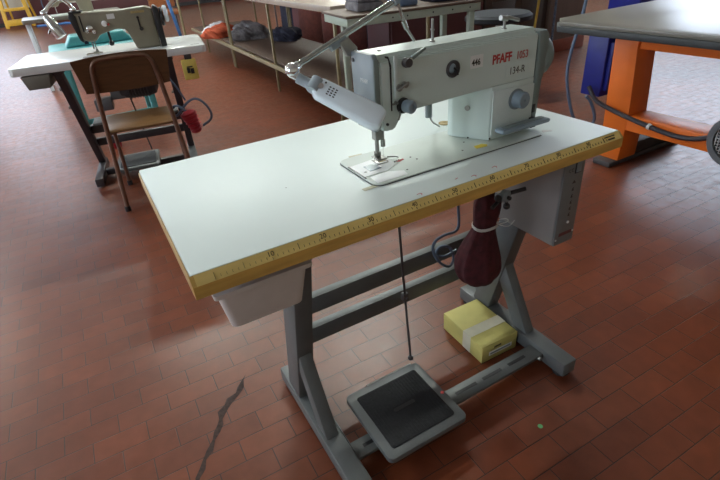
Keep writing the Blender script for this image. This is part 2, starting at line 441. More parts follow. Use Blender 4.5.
# drawer tray under the left end
t = thing('drawer_tray', 'grey beige plastic tray hanging under the left end of the foreground table', 'tray', (.121, .028, .612))
b = B()
def ring(w, d, r, z, cx=0, cy=.15): return [b.bm.verts.new((x+cx, y+cy, z)) for x, y in rrect(w, d, r, 5)]
rs = [ring(.145, .285, .014, .0), ring(.172, .314, .012, .085), ring(.172, .314, .012, .088), ring(.188, .33, .006, .088), ring(.188, .33, .006, .097), ring(.168, .305, .010, .097), ring(.138, .275, .012, .005)]
fs = [b.bm.faces.new(rs[0][::-1])]
for a, c in zip(rs, rs[1:]):
    for i in range(len(a)): fs.append(b.bm.faces.new((a[i], a[(i+1) % len(a)], c[(i+1) % len(a)], c[i])))
fs.append(b.bm.faces.new(rs[-1])); bmesh.ops.recalc_face_normals(b.bm, faces=fs)
obj('tray_body', b, 'pan_grey', t)
for x in (-.080, .077): obj('runner', B().box((x, .03, .0975), (x+.003, .3, .1225), .0005), 'leg_grey', t)

# control box under the right end
t = thing('control_box', 'tall grey control box with a rocker switch under the right end of the foreground table', 'control box', (.950, .03, .471))
obj('case', B().box((-.037, .006, 0), (.037, .27, .2635), .003), 'box_grey', t)
fp = obj('front_panel', B().box((-.037, 0, 0), (.037, .0055, .2630), .002), 'box_front', t)
obj('rocker_switch', B().box((.004, -.004, .208), (.022, -.0002, .236), .002), 'face_grey', fp, 'pale rocker switch in black frame')
obj('switch_frame', B().box((.001, -.0018, .205), (.025, -.0002, .239), .001), 'black', fp)
for x in (-.022, -.012): text('switch_symbol', 'C', .012, FRONT(x, -.0004, .213), 'ink', fp, .0002)
for i, z in enumerate((.178, .157, .137, .119, .101, .083)):
    a = B()
    if i == 0: a.prism([(-.007, 0), (.007, 0), (0, .009)], 'y', -.0006, -.0002, 0, TR((.005, 0, z)))
    else: a.prism([(-.004, 0), (.004, 0), (.001, .005), (.003, .010), (-.003, .007)], 'y', -.0006, -.0002, 0, TR((.005, 0, z)))
    obj('indicator_symbol', a, 'ink', fp)
obj('lamp_button', B().lathe([(.004, 0), (.004, .002), (0, .0035)], (.006, 0, .064), (0, -1, 0)), 'paper', fp)
obj('red_label', B().box((-.022, -.0006, .026), (.026, -.0001, .036)), 'dark_label', fp)
for x in (-.031, .031): obj('screw', B().lathe([(.003, 0), (.002, .0015), (0, .0016)], (x, 0, .018 if x < 0 else .03), (0, -1, 0)), 'paper', fp)
obj('bracket', B().box((-.030, .06, .2636), (.030, .20, .2639)), 'leg_grey', t)

# dark red bag tied round the motor
t = thing('red_bag', 'dark red cloth bag tied with white string hanging under the foreground table', 'bag', (.832, .205, .29))
b = B().lathe([(.0, 0), (.035, .003), (.056, .018), (.072, .045), (.075, .080), (.066, .125), (.046, .165), (.036, .190), (.034, .205), (.042, .235), (.044, .275), (.030, .30), (.0, .302)], (0, 0, 0), n=40)
for v in b.bm.verts:
    a = math.atan2(v.co.y, v.co.x); k = 1+.05*math.sin(7*a+v.co.z*20)+.03*math.sin(13*a); v.co.x *= k*.98; v.co.y *= k*.85
    v.co.x += -.024*math.sin(max(0, .22-v.co.z)*12)
bag = obj('bag_cloth', b, 'red_cloth', t)
bag.modifiers.new('s', 'SUBSURF').render_levels = 1
tie = B()
for k in range(3): tie.tube([(.039*math.cos(a)-.004, .033*math.sin(a), .199+.003*k+.002*math.sin(3*a)) for a in [i*2*PI/20 for i in range(21)]], .0015, 6)
obj('string', tie.tube([(.028, -.02, .20), (.045, -.045, .215), (.06, -.02, .21), (.05, .0, .20)], .0012, 6, 2).tube([(.028, -.02, .20), (.04, -.05, .20), (.055, -.055, .22)], .0012, 6, 2), 'white_string', t)
obj('strap', B().cyl((-.01, .0, .300), (-.01, 0, .4440), .006).cyl((.022, .01, .295), (.02, .01, .4440), .009), 'black', t)
# clamp with black knobs under the table edge
t = thing('bobbin_winder', 'small grey bobbin winder with black knobs under the front edge of the foreground table', 'bobbin winder', (.782, .10, .640))
obj('winder_body', B().lathe([(.014, -.016), (.016, -.012), (.016, .012), (.010, .016)], (0, 0, 0), (.2, -1, .1)), 'face_grey', t)
obj('axle', B().cyl((0, -.012, .0), (.0, -.024, .0), .005), 'black', t)
obj('arm', B().cyl((.012, -.004, .003), (.055, -.020, .010), .0055), 'black', t)
obj('knob', B().ball((-.022, -.004, .0), .009), 'black', t); obj('knob', B().ball((.004, -.01, -.028), .009).cyl((.003, -.008, -.012), (.004, -.01, -.028), .004), 'black', t)
obj('bracket', B().box((-.02, .0, .010), (-.004, .03, .0945), .002), 'paper', t)
obj('lever', B().cyl((-.006, .0, -.006), (-.045, -.01, -.018), .005), 'black', t)

tag(obj('power_cable', B().tube([(.80, .30, .733), (.805, .30, .60), (.806, .30, .52), (.815, .30, .45), (.795, .295, .435), (.755, .295, .442), (.715, .295, .434), (.706, .295, .400), (.735, .295, .345), (.775, .295, .31), (.80, .30, .33), (.79, .31, .38), (.74, .305, .40), (.725, .305, .375), (.76, .305, .35), (.81, .305, .36)], .0045, 8, 3), 'blue_cable'), 'blue grey power cable looping below the foreground table behind the red bag', 'cable')

# yellow box with tape
t = thing('yellow_box', 'yellow cardboard box banded with clear tape on the floor beside the treadle', 'box', (.875, .247, .0), -.03)
obj('carton', B().box((-.074, -.104, 0), (.074, .104, .069), .002), 'yellow_card', t)
lid = B().box((-.0746, -.1044, .040), (.0746, .1044, .070), .002)
obj('lid', lid, 'yellow_card', t)
b = B()
y0, y1 = -.045, -.005
b.box((-.0752, y0, .0702), (.0752, y1, .0706)).box((-.0752, y0, .002), (-.0748, y1, .0704)).box((.0748, y0, .002), (.0752, y1, .0704))
obj('tape_band', b, 'tape', t, 'glossy translucent tape band')
obj('label_panel', B().box((-.045, -.1048, .020), (.052, -.1042, .036)), 'paper', t, 'white label strip on the end')
obj('label_bar', B().box((-.040, -.1052, .0245), (.046, -.1048, .0315)), 'cover_grey', t)
lp = B()
for i in range(5): lp.box((-.024+.006*i, -.1050, .047), (-.0195+.006*i, -.1043, .054))
obj('faded_print', lp, 'ink', t)

# ================================================================== MAIN SEWING MACHINE (origin: front left corner of its bed, on the tabletop)
t = thing('sewing_machine', 'large pale grey green industrial sewing machine with red lettering, on the foreground table', 'sewing machine', (.407, .091, H+.0004))
def bedshape(g, z0, z1, bev=0):
    w, d = .476, .176; r = .022
    pts = []
    for cx, cy, a0 in ((w, d, 0), (r, d-r, PI/2), (r, r, PI), (w, 0, 3*PI/2)):
        if cx == w: pts.append((cx+g, cy+(g if cy else -g))); continue
        for i in range(7): a = a0+i*PI/12; pts.append((cx+(r+g)*math.cos(a), cy+(r+g)*math.sin(a)))
    return B().prism(pts, 'z', z0, z1, bev)
obj('bed_gap', bedshape(.0010, 0, .0012), 'rubber', t)  # thin black plate drawn in place of the dark gap around the bed
bed = obj('bed', bedshape(0, .0013, .0042, .0008), 'bed_paint', t)
# body: arm + head in one casting
bod = B().prism([(.051, .098), (.058, .094), (.082, .094), (.104, .125), (.300, .131), (.484, .131), (.484, .243), (.300, .244), (.051, .246)], 'y', .048, .140)
es = [e for e in bod.bm.edges if all(abs(v.co.y-.048) < 1e-4 for v in e.verts) and all(v.co.z > .24 for v in e.verts)]
bmesh.ops.bevel(bod.bm, geom=es, offset=.012, segments=2, affect='EDGES')
es = [e for e in bod.bm.edges if e.calc_face_angle(0) > .3]
bmesh.ops.bevel(bod.bm, geom=es, offset=.003, segments=2, affect='EDGES')
body = obj('arm', bod, 'cream_paint', t)
colb = B().prism([(.304, .150), (.304, .132), (.334, .074), (.350, .048), (.484, .048), (.484, .150)], 'z', .0043, .133, .003)
col = obj('column', colb, 'cream_paint', t)
obj('cover_panel', B().prism([(.352, .018), (.482, .014), (.482, .119), (.352, .124)], 'y', .0435, .0476, .0012), 'panel_paint', col, 'flat cover panel')
# face plate on the left end
fpl = obj('face_plate', B().prism([(.060, .094), (.130, .094), (.139, .105), (.139, .248), (.058, .250), (.050, .240), (.050, .104)], 'x', .0375, .0505, .003), 'face_grey', t, 'blue grey face plate on the head')
obj('plate_screw', B().lathe([(.004, 0), (.004, .002), (0, .0025)], (.0375, .128, .232), (-1, 0, 0)), 'black', fpl)
text('face_lettering', 'PFAFF', .0115, LEFTF(.0371, .103, .192), 'paper', fpl, .0002)
obj('trim_strip', B().box((.0380, .0485, .11), (.0500, .0500, .24), .0006), 'cover_grey', fpl)
# head front: dark gap and clear guard
obj('head_slot', B().prism([(.0735, .135), (.0765, .135), (.0775, .225), (.0715, .243), (.0635, .245), (.0635, .242), (.0705, .238), (.0735, .222)], 'y', .0468, .0476), 'black', body)
obj('belt_guard', B().prism([(.082, .160), (.090, .155), (.094, .215), (.091, .240), (.083, .243)], 'y', .0440, .0476, .001), 'panel_paint', body)
# knobs
k = obj('tension_knob', B().lathe([(.010, 0), (.010, .006), (.0125, .007), (.0135, .010), (.0135, .026), (.011, .029), (.005, .029), (.004, .026), (0, .026)], (.103, .046, .142), (.15, -1, 0)), 'knob_grey', t, 'blue grey knob')
obj('knob_collar', B().lathe([(.014, 0), (.016, .002), (.016, .007), (.012, .008)], (.101, .048, .142), (.1, -1, 0)), 'black', k)
obj('check_spring', B().cyl((.074, .041, .150), (.086, .041, .152), .0022).cyl((.083, .046, .151), (.083, .039, .151), .0035), 'dull_steel', t)
obj('thread_guide', B().tube([(.092, .044, .137), (.088, .036, .128), (.087, .040, .116), (.090, .046, .114)], .0018, 8, 2), 'dull_steel', t)
obj('thread_guide', B().cyl((.092, .047, .180), (.092, .040, .180), .007).cyl((.106, .047, .184), (.106, .037, .184), .0058).tube([(.086, .040, .176), (.096, .036, .182), (.112, .038, .188)], .0025, 8), 'dull_steel', t)
obj('thread_guide', B().cyl((.062, .0465, .110), (.062, .0435, .110), .003), 'black', t)
pt = obj('upper_tension', B().lathe([(.010, 0), (.010, .004), (.0085, .006), (.0085, .013), (0, .014)], (.112, .047, .226), (0, -1, 0)), 'steel_black', t, 'dark knurled stud')
obj('cover_wing', B().prism([(.118, .236), (.152, .250), (.156, .246), (.124, .230)], 'y', .036, .042, .001), 'cover_grey', pt)
dl = obj('oil_gauge', B().lathe([(.018, 0), (.018, .003), (.016, .005), (.0135, .005), (.013, .0035), (0, .0035)], (.233, .0476, .193), (0, -1, 0)), 'steel_black', t, 'round dark gauge with inner lever')
obj('gauge_lens', B().lathe([(.010, 0), (.008, .002), (0, .003)], (.2285, .044, .1955), (0, -1, 0)), 'knob_grey', dl)
obj('gauge_lever', B().cyl((.236, .044, .189), (.236, .034, .189), .0045).bar((.231, .040, .197), (.240, .038, .181), .005, .004, .001), 'black', dl)
ds = obj('stitch_dial', B().lathe([(.021, 0), (.021, .002), (.0200, .004), (.0195, .022), (.017, .0245), (.004, .0245), (.003, .022), (0, .022)], (.427, .0432, .092), (.08, -1, 0), 40), 'knob_grey', t, 'blue grey stitch length dial')
obj('dial_collar', B().lathe([(.0245, 0), (.0245, .0025), (.021, .003)], (.425, .0434, .092), (0, -1, 0), 40), 'face_grey', ds)
rl = B().prism([(.352, .032), (.356, .027), (.505, .026), (.511, .029), (.511, .034), (.505, .037), (.356, .038)], 'y', .006, .034, .003)
lv = obj('reverse_lever', rl, 'knob_grey', t, 'blue grey reverse lever bar')
obj('lever_pad', B().prism(rrect(.13, .016, .004), 'z', .0385, .0395, .0003, TR((.43, .020, 0))), 'cover_grey', lv)
obj('lever_shaft', B().box((.475, .034, .028), (.488, .0475, .036), .001).box((.490, .0475, .0045), (.507, .052, .022), .001), 'black', lv)
# grey cover on the right end with rounded bulge
mc = B().prism([(.4845, .0045), (.503, .0045), (.512, .12), (.522, .15), (.522, .222), (.512, .236), (.4845, .236)], 'y', .047, .145, .006)
mcv = obj('motor_cover', mc, 'cover_grey', t, 'green grey cover on the right end')
obj('handwheel_cover', B().lathe([(.050, 0), (.053, .008), (.053, .026), (.046, .038), (.030, .045), (0, .047)], (.510, .098, .171), (1, 0, 0), 40), 'cover_grey', mcv)
obj('vent_slot', B().box((.486, .0455, .045), (.496, .0469, .066), .0005), 'black', mcv)
# lettering and stickers on the arm
text('brand_lettering', 'PFAFF', .0275, FRONT(.345, .0474, .1835), 'pfred', body, .0003, 'LEFT', .82, 'red capital lettering', .0009)
text('model_number', '1053', .0240, FRONT(.4175, .0474, .1835), 'pfred2', body, .0003, 'LEFT', .78, 'pale red number', .0003)
obj('label_patch', B().box((.388, .0472, .145), (.470, .0476, .176), 0), 'cream_paint', body)
text('marker_note', '134-R', .023, FRONT(.398, .0469, .152), 'ink', body, .0002, 'LEFT', .9, 'handwritten black note')
st = obj('number_sticker', B().box((.281, .0470, .184), (.317, .0476, .211), 0), 'paper', body, 'white rectangular sticker')
text('sticker_number', '446', .0185, FRONT(.285, .0468, .190), 'ink', st, .0002, 'LEFT', .88, None, .0004)
# screws
for x, y, z, mm in ((.352, .0474, .009, 'ink'), (.319, .088, .009, 'ink')):
    obj('screw', B().ball((x, y, z), .0022), mm, col)
def on_side(u, z):  # point on the slanted left face of the column
    return (.304+.030*u, .132-.058*u, z)
sc = obj('oil_port', B().lathe([(.0065, 0), (.0065, .002), (0, .0022)], on_side(.60, .080), (-.89, -.46, 0)), 'dull_steel', col)
# bed details
slp = obj('slide_plate', B().prism([(.004, .052), (.004, .122), (.098, .132), (.098, .070), (.060, .052)], 'z', .0043, .0056, .0004), 'plate', bed, 'shiny white slide plate')
obj('plate_window', B().prism([(.028, .070), (.028, .102), (.058, .104), (.058, .072)], 'z', .0057, .0063), 'knob_grey', slp)
obj('plate_hole', B().lathe([(.0035, 0), (.0035, .0004), (0, .0005)], (.018, .074, .0057)), 'black', slp)
npl = obj('needle_plate', B().prism([(.062, .090), (.062, .124), (.088, .126), (.092, .118), (.092, .098), (.088, .090)], 'z', .0057, .0066, .0003), 'dull_steel', bed, 'dull needle plate with feed slots')
fd = B()
for i in range(3): fd.box((.070, .100+.006*i, .0067), (.087, .1025+.006*i, .0074))
obj('feed_dog', fd, 'cork', npl)
obj('bed_slit', B().box((.0002, .045, .0043), (.0036, .125, .0052), 0), 'black', bed)
obj('front_plate', B().prism([(.010, .010), (.012, .046), (.060, .048), (.090, .030), (.085, .008)], 'z', .0043, .0050, .0003), 'plate', bed)
for x, y in ((.145, .085), (.150, .066), (.30, .080), (.262, .040), (.098, .030)):
    obj('screw', B().lathe([(.0024, 0), (.0024, .0004), (0, .0006)], (x, y, .0042)), 'ink', bed)
obj('finger_guard', B().tube([(.098, .112, .009), (.110, .105, .009), (.118, .095, .010), (.112, .082, .009), (.096, .078, .008)], .0018, 6, 2), 'dull_steel', bed)
obj('red_arrow', B().prism([(.112, .078), (.126, .083), (.126, .089), (.112, .086), (.104, .082)], 'z', .0043, .0049), 'red_mark', bed)
# needle bar, presser foot
nb = obj('needle_bar', B().cyl((.078, .094, .094), (.078, .094, .050), .0038).cyl((.078, .094, .060), (.078, .094, .045), .0052), 'dull_steel', t)
obj('needle', B().cyl((.078, .094, .045), (.078, .094, .008), .0009, .0003, 8), 'chrome', nb)
pb = obj('presser_bar', B().cyl((.066, .100, .094), (.066, .100, .030), .0048).box((.058, .090, .062), (.075, .108, .092), .002), 'dull_steel', t)
obj('presser_foot', B().box((.060, .094, .022), (.072, .106, .034), .001).box((.056, .080, .0185), (.080, .112, .0215), .001).cyl((.055, .094, .030), (.062, .094, .030), .0035), 'dull_steel', pb)
# thread pins on the top of the arm
obj('thread_pin', B().cyl((.217, .098, .244), (.217, .098, .290), .0028).lathe([(.006, 0), (.006, .003), (.003, .004)], (.217, .098, .244)).cyl((.213, .098, .270), (.2215, .098, .268), .0018), 'dull_steel', t)
obj('thread_pin', B().cyl((.425, .100, .242), (.425, .100, .264), .003).lathe([(.007, 0), (.006, .003)], (.425, .1, .242)).cyl((.412, .100, .268), (.432, .100, .264), .006).cyl((.430, .100, .268), (.462, .092, .258), .004), 'dull_steel', t)
obj('oil_cap', B().lathe([(.004, 0), (.004, .002), (0, .003)], (.083, .10, .2455)), 'dull_steel', t)
# knee lifter stub behind the arm
obj('arm_stub', B().cyl((.246, .150, .122), (.246, .150, .062), .0085).box((.236, .125, .1315), (.256, .158, .1345), .001), 'face_grey', t)

# small marks lying on the table by the machine
s = tag(obj('yellow_sticker', B().prism([(0, 0), (.030, -.004), (.038, .006), (.030, .016), (.006, .016)], 'z', 0, .0004, 0, TR((.700, .118, H+.0048))), 'yellow_st'), 'small yellow sticker on the bed of the foreground sewing machine', 'sticker')
for (x, y, rz, w, lab) in ((.462, .276, -.1, .035, 'strip of masking tape on the white tabletop behind the needle of the big machine'), (.397, .100, .05, .034, 'strip of masking tape on the white tabletop at the front corner of the machine bed')):
    tag(obj('tape_strip', B().box((-w/2, -.006, 0), (w/2, .006, .0005), 0, TR((x, y, H+.0003), 0, 0, rz)), 'masking'), lab, 'tape')
tag(obj('felt_disc', B().lathe([(.016, 0), (.016, .002), (.006, .002), (.006, .0012), (0, .0012)], (.770, .326, H+.0003)), 'cork'), 'tan felt disc on the white tabletop behind the arm of the machine', 'disc')
tag(obj('thread_wire', B().tube([(.677, .262, .91), (.683, .275, .86), (.700, .30, .805), (.742, .312, .7765)], .0022, 6, 2), 'dull_steel'), 'thin bent wire running from the machine arm down to the felt disc', 'wire')
tag(obj('tape_scrap', B().prism([(0, 0), (.022, -.008), (.025, -.002), (.012, .010), (.004, .010)], 'z', 0, .0005, 0, TR((.907, .105, H+.0003))), 'paper'), 'scrap of whitish tape on the tabletop by the right end of the machine', 'tape')

# ------------------------------------------------------------------ work lamp on a swing arm
t = thing('work_lamp', 'pale blue work lamp on a chromed swing arm clamped to the foreground machine head', 'lamp', (.45, .235, 1.022))
def lw(x, y, z): return (x-.45, y-.235, z-1.022)
obj('clamp_bracket', B().prism([(-.028, .020), (-.008, .028), (.012, .006), (.006, -.012), (-.014, -.008)], 'y', -.008, .004, .002), 'dull_steel', t)
obj('clamp_screw', B().ball((.004, -.010, -.002), .007).cyl((.004, -.012, -.002), (.004, -.016, -.002), .004), 'chrome', t)
obj('tube_arm', B().cyl(lw(.322, .238, 1.011), lw(.425, .240, 1.0495), .0058).cyl(lw(.425, .240, 1.0495), lw(.565, .242, 1.103), .0066), 'tube_steel', t)
obj('arm_sleeve', B().cyl(lw(.405, .239, 1.034), lw(.440, .240, 1.0475), .0082), 'face_grey', t)
obj('elbow_joint', B().ball(lw(.566, .242, 1.106), .011).cyl(lw(.566, .232, 1.106), lw(.566, .252, 1.106), .008), 'knob_grey', t)
obj('support_rod', B().tube([lw(.572, .242, 1.104), lw(.584, .238, 1.062), lw(.590, .236, 1.050)], .0032, 8).cyl(lw(.584, .238, 1.062), lw(.590, .236, 1.046), .0055).tube([lw(.590, .236, 1.046), lw(.603, .225, 1.0205)], .0035, 8), 'tube_steel', t)
jb = obj('ball_joint', B().ball(lw(.316, .238, 1.005), .0155, 24), 'chrome', t)
obj('socket_ring', B().cyl(lw(.316, .238, 1.005), lw(.331, .2385, 1.0145), .0085).cyl(lw(.316, .238, 1.005), lw(.322, .226, .993), .008), 'chrome', jb)
# lamp head: a long rounded case on its own axes
h0 = Vector(lw(.322, .222, .990)); h1 = Vector(lw(.436, .110, .908)); ax = (h1-h0).normalized()
nrm = Vector((-.30, -.62, .72)); nrm = (nrm-ax*nrm.dot(ax)).normalized(); side = ax.cross(nrm).normalized()
RL = Matrix((side, ax, nrm)).transposed().to_4x4(); TL = Matrix.Translation(h0) @ RL; Lh = (h1-h0).length
nk = obj('neck', B().cyl(TL @ Vector((0, -.004, 0)), TL @ Vector((0, .026, 0)), .0105), 'lamp_grey', t)
obj('neck_stem', B().cyl(TL @ Vector((0, -.020, 0)), TL @ Vector((0, -.0045, 0)), .006), 'chrome', nk)
obj('knuckle', B().cyl(TL @ Vector((-.014, .034, .006)), TL @ Vector((.014, .034, .006)), .013), 'lamp_grey', t)
lh = B().prism([(-.021, .042), (-.012, .032), (.012, .032), (.021, .042), (.0255, Lh-.010), (.019, Lh+.006), (-.019, Lh+.006), (-.0255, Lh-.010)], 'z', -.013, .013, .006, TL, 3)
head = obj('lamp_head', lh, 'lamp_white', t, 'pale blue rounded plastic lamp head')
vb = B()
for i in range(4):
    for j in range(3): vb.box((-.008+.0055*i-.0013, (.062+.007*j), .0128), (-.008+.0055*i+.0013, .066+.007*j, .0134), 0, TL)
obj('vent_holes', vb, 'black', head)
obj('neck_screw', B().cyl(TL @ Vector((0, .046, .0122)), TL @ Vector((0, .046, .0160)), .006), 'chrome', t)
obj('switch', B().cyl(TL @ Vector((-.012, .052, .0128)), TL @ Vector((-.012, .052, .0142)), .002), 'black', head)

# ================================================================== SECOND SEWING STATION behind on the left
RZ = math.atan2(-.155, .985)
O2 = Vector((-.385, 2.605, 0))
def P2(x, y, z=0): 
    v = Matrix.Rotation(RZ, 4, 'Z') @ Vector((x, y, z)); return (O2.x+v.x, O2.y+v.y, v.z)
t = thing('sewing_table', 'white topped sewing table on a dark brown stand, behind the wooden chair at upper left', 'table', P2(0, 0), RZ)
obj('tabletop', B().prism([(x+.525, y+.27) for x, y in rrect(1.05, .54, .03)], 'z', H-.042, H, .004), 'bg_top', t)
for x in (.20, .80):
    lg = obj('leg', B().prism([(.02, .732), (.10, .732), (.46, .062), (.39, .062)], 'x', x+.004, x+.046, .004), 'bg_leg', t)
    obj('foot_bar', B().box((x, .06, .010), (x+.05, .50, .062), .005), 'leg_grey' if x > .5 else 'bg_leg', lg)
    obj('top_rail', B().box((x, .03, .712), (x+.05, .50, .7325), .002), 'bg_leg', lg)
    for z in (.50, .62): obj('bolt', B().cyl((x-.008, .17-(z-.5)*.5, z), (x+.004, .17-(z-.5)*.5, z), .010), 'dull_steel', lg)
for y, z in ((.29, .29), (.345, .19)): obj('stretcher', B().box((.246, y, z), (.804, y+.03, z+.05), .002), 'bg_leg', t)
obj('corner_print', B().box((.97, .06, H+.0002), (1.02, .075, H+.0006)), 'ink', t)
sh = obj('knee_plate', B().box((.28, .20, .36), (.80, .34, .375), .003), 'leg_grey', t)
t = thing('drawer_tray', 'olive grey metal tray hanging under the left end of the rear sewing table', 'tray', P2(0, 0), RZ)
obj('tray_body', B().prism([(.045, .728), (.19, .728), (.175, .655), (.065, .655)], 'y', .005, .35, .004), 'olive_box', t)
t = thing('treadle', 'grey foot treadle under the rear sewing table', 'pedal', P2(.47, .25, .06), RZ)
obj('pedal_frame', B().prism(rrect(.27, .30, .02), 'z', .0, .022, .003), 'leg_grey', t); obj('pedal_mat', B().prism(rrect(.22, .24, .01), 'z', .0222, .026), 'rubber', t)
obj('support_bar', B().box((-.215, -.02, -.04), (.325, .02, -.001), .002), 'bg_leg', t)
t = thing('treadle_rod', 'thin rod rising from the rear treadle to the motor', 'rod', P2(.56, .388, .09), RZ)
obj('rod', B().tube([(0, 0, 0), (-.03, .01, .30), (-.04, .015, .40)], .005), 'steel_black', t)
t = thing('motor', 'dark grey clutch motor mounted under the rear sewing table', 'motor', P2(.60, .30, .57), RZ)
obj('motor_housing', B().lathe([(.05, -.13), (.085, -.11), (.095, -.06), (.095, .06), (.085, .10), (.05, .12)], (0, 0, 0), (1, 0, 0)), 'steel_black', t)
obj('pulley', B().lathe([(.02, 0), (.045, .002), (.035, .01), (.045, .02), (.02, .022)], (.125, 0, 0), (1, 0, 0)), 'dull_steel', t)
obj('mount', B().box((-.06, -.04, .08), (.06, .06, .161), .004), 'steel_black', t)
fin = B()
for i in range(7): fin.lathe([(.097, 0), (.102, .002), (.102, .005), (.097, .007)], (-.06+.018*i, 0, 0), (1, 0, 0))
obj('cooling_fins', fin, 'steel_black', t)
obj('terminal_box', B().box((-.27, -.10, -.13), (-.17, .0, -.06), .006).box((-.17, -.06, -.08), (-.09, -.02, -.02), .003), 'motor_grey', t)
t = thing('switch_box', 'yellow switch box on the right leg of the rear sewing table', 'switch box', P2(.935, -.012, .62), RZ)
obj('case', B().box((-.045, 0, -.03), (.04, .05, .085), .006), 'yellow_plastic', t)
sb = B().box((-.022, -.003, .01), (-.004, .0, .04)).box((-.002, -.003, .005), (.018, .0, .035)).box((-.02, -.003, .042), (.014, 0, .048))
obj('switch_symbol', sb, 'black', t)
obj('bracket', B().box((-.02, .012, .085), (.02, .04, .112), .002), 'bg_leg', t)
t = thing('red_plug', 'red ribbed plastic plug hanging by a cable at the right leg of the rear table', 'plug', P2(.865, -.03, .36), RZ)
obj('plug_body', B().lathe([(.024, -.085), (.034, -.075), (.036, -.02), (.046, .02), (.048, .045), (.03, .055), (.018, .06)], (0, 0, 0), (-.25, 0, 1)), 'red_plastic', t)
rg = B()
for i in range(5): rg.lathe([(.040, 0), (.043+.002*i, .003), (.040, .006)], (.02-.006*i, 0, -.06+.022*i), (-.25, 0, 1))
obj('grip_rings', rg, 'red_plastic', t)
v = lambda *q: P2(*q)
tag(obj('power_cable', B().tube([v(.85, -.03, .41), v(.80, .0, .46), v(.76, .03, .42), v(.78, .05, .36), v(.86, .08, .44), v(.93, .06, .47), v(.99, .05, .40), v(1.0, .06, .32), v(.93, .08, .28)], .008, 8, 3), 'blue_cable'), 'dark blue cable looped around the right leg of the rear sewing table', 'cable')
tag(obj('power_cable', B().tube([v(.78, .08, .73), v(.79, .06, .62), v(.83, .05, .55), v(.86, .06, .46)], .006, 8, 3), 'blue_cable'), 'blue cable hanging straight down beside the yellow switch box', 'cable')

# older olive machine
t = thing('sewing_machine', 'older olive beige industrial sewing machine with black ends on the rear table', 'sewing machine', P2(.37, .078, H+.0004), RZ); t.scale = (.87, .87, .87)
bd = obj('bed', B().prism([(x+.25, y+.1) for x, y in rrect(.50, .19, .015)], 'z', 0, .006, .001), 'bg_top', t)
obj('slide_plate', B().box((.02, .06, .0062), (.12, .14, .008), .0004), 'chrome', bd)
arm = B().prism([(.02, .12), (.06, .085), (.11, .085), (.14, .120), (.25, .145), (.31, .135), (.345, .006), (.50, .006), (.50, .245), (.46, .262), (.30, .255), (.10, .262), (.03, .265), (.005, .25)], 'y', .045, .155, .014, None, 3)
am = obj('arm', arm, 'olive', t)
obj('head_cap', B().prism([(.018, .10), (.036, .085), (.036, .245), (.020, .272), (.0, .262), (-.008, .24)], 'y', .038, .160, .004).box((.0, .038, .262), (.075, .16, .272), .002), 'black', t, 'black head cap')
obj('end_cap', B().prism([(.502, .006), (.54, .006), (.54, .24), (.52, .262), (.502, .258)], 'y', .04, .165, .006), 'black', t, 'black end cover')
obj('handwheel', B().lathe([(.02, 0), (.055, .002), (.060, .012), (.055, .022), (.02, .024)], (.54, .10, .185), (1, 0, 0)), 'black', t)
obj('wheel_cap', B().lathe([(.045, 0), (.052, .005), (.052, .022), (.045, .028), (0, .030)], (.566, .10, .20), (1, 0, 0)), 'lamp_white', t, 'cream handwheel cap')
obj('lever_plate', B().box((.395, .040, .125), (.405, .0445, .205), .001).cyl((.405, .044, .13), (.405, .034, .13), .012).cyl((.40, .044, .20), (.40, .034, .20), .008), 'black', am)
obj('brand_plate', B().box((.365, .0435, .226), (.45, .0448, .240), .0005), 'cork', am)
for i, (x, z, r) in enumerate(((.095, .165, .020), (.115, .145, .012), (.075, .150, .010), (.19, .185, .018))):
    obj('tension_dial', B().lathe([(r, 0), (r, .006), (r*.6, .009), (r*.6, .016), (0, .018)], (x, .045, z), (0, -1, 0)), 'chrome' if i < 3 else 'plate', am)
obj('red_screw', B().ball((.212, .040, .178), .008), 'red_mark', am)
obj('number_sticker', B().box((.215, .0435, .208), (.262, .0445, .238)), 'paper', am)
obj('take_up_slot', B().box((.052, .042, .15), (.060, .0448, .245)), 'black', am)
nb = obj('needle_bar', B().cyl((.075, .1, .09), (.075, .1, .035), .005).cyl((.09, .1, .09), (.09, .1, .03), .004), 'dull_steel', t)
obj('presser_foot', B().box((.066, .08, .015), (.10, .12, .022), .001).box((.083, .096, .02), (.097, .104, .034), .001), 'dull_steel', nb)
obj('knee_stub', B().cyl((.19, .12, .135), (.19, .12, .065), .008).ball((.19, .12, .055), .018), 'black', t)
t = thing('work_lamp', 'shiny chromed work lamp hanging at the head of the olive sewing machine', 'lamp', P2(.35, .13, H+.235), RZ)
obj('lamp_arm', B().tube([(.05, 0, .0), (.04, -.01, .05), (.0, -.02, .08), (-.05, -.03, .05), (-.09, -.04, .01)], .010, 10, 2), 'chrome', t)
obj('joint', B().ball((-.09, -.04, .01), .018).ball((.05, 0, .012), .016), 'chrome', t)
obj('lamp_head', B().lathe([(.014, 0), (.026, .03), (.030, .09), (.030, .12), (.02, .125)], (-.088, -.045, .0), (.38, -.12, -.9)), 'chrome', t)
obj('lever', B().bar((-.05, -.05, -.02), (-.10, -.06, -.09), .02, .01, .003), 'tube_steel', t)

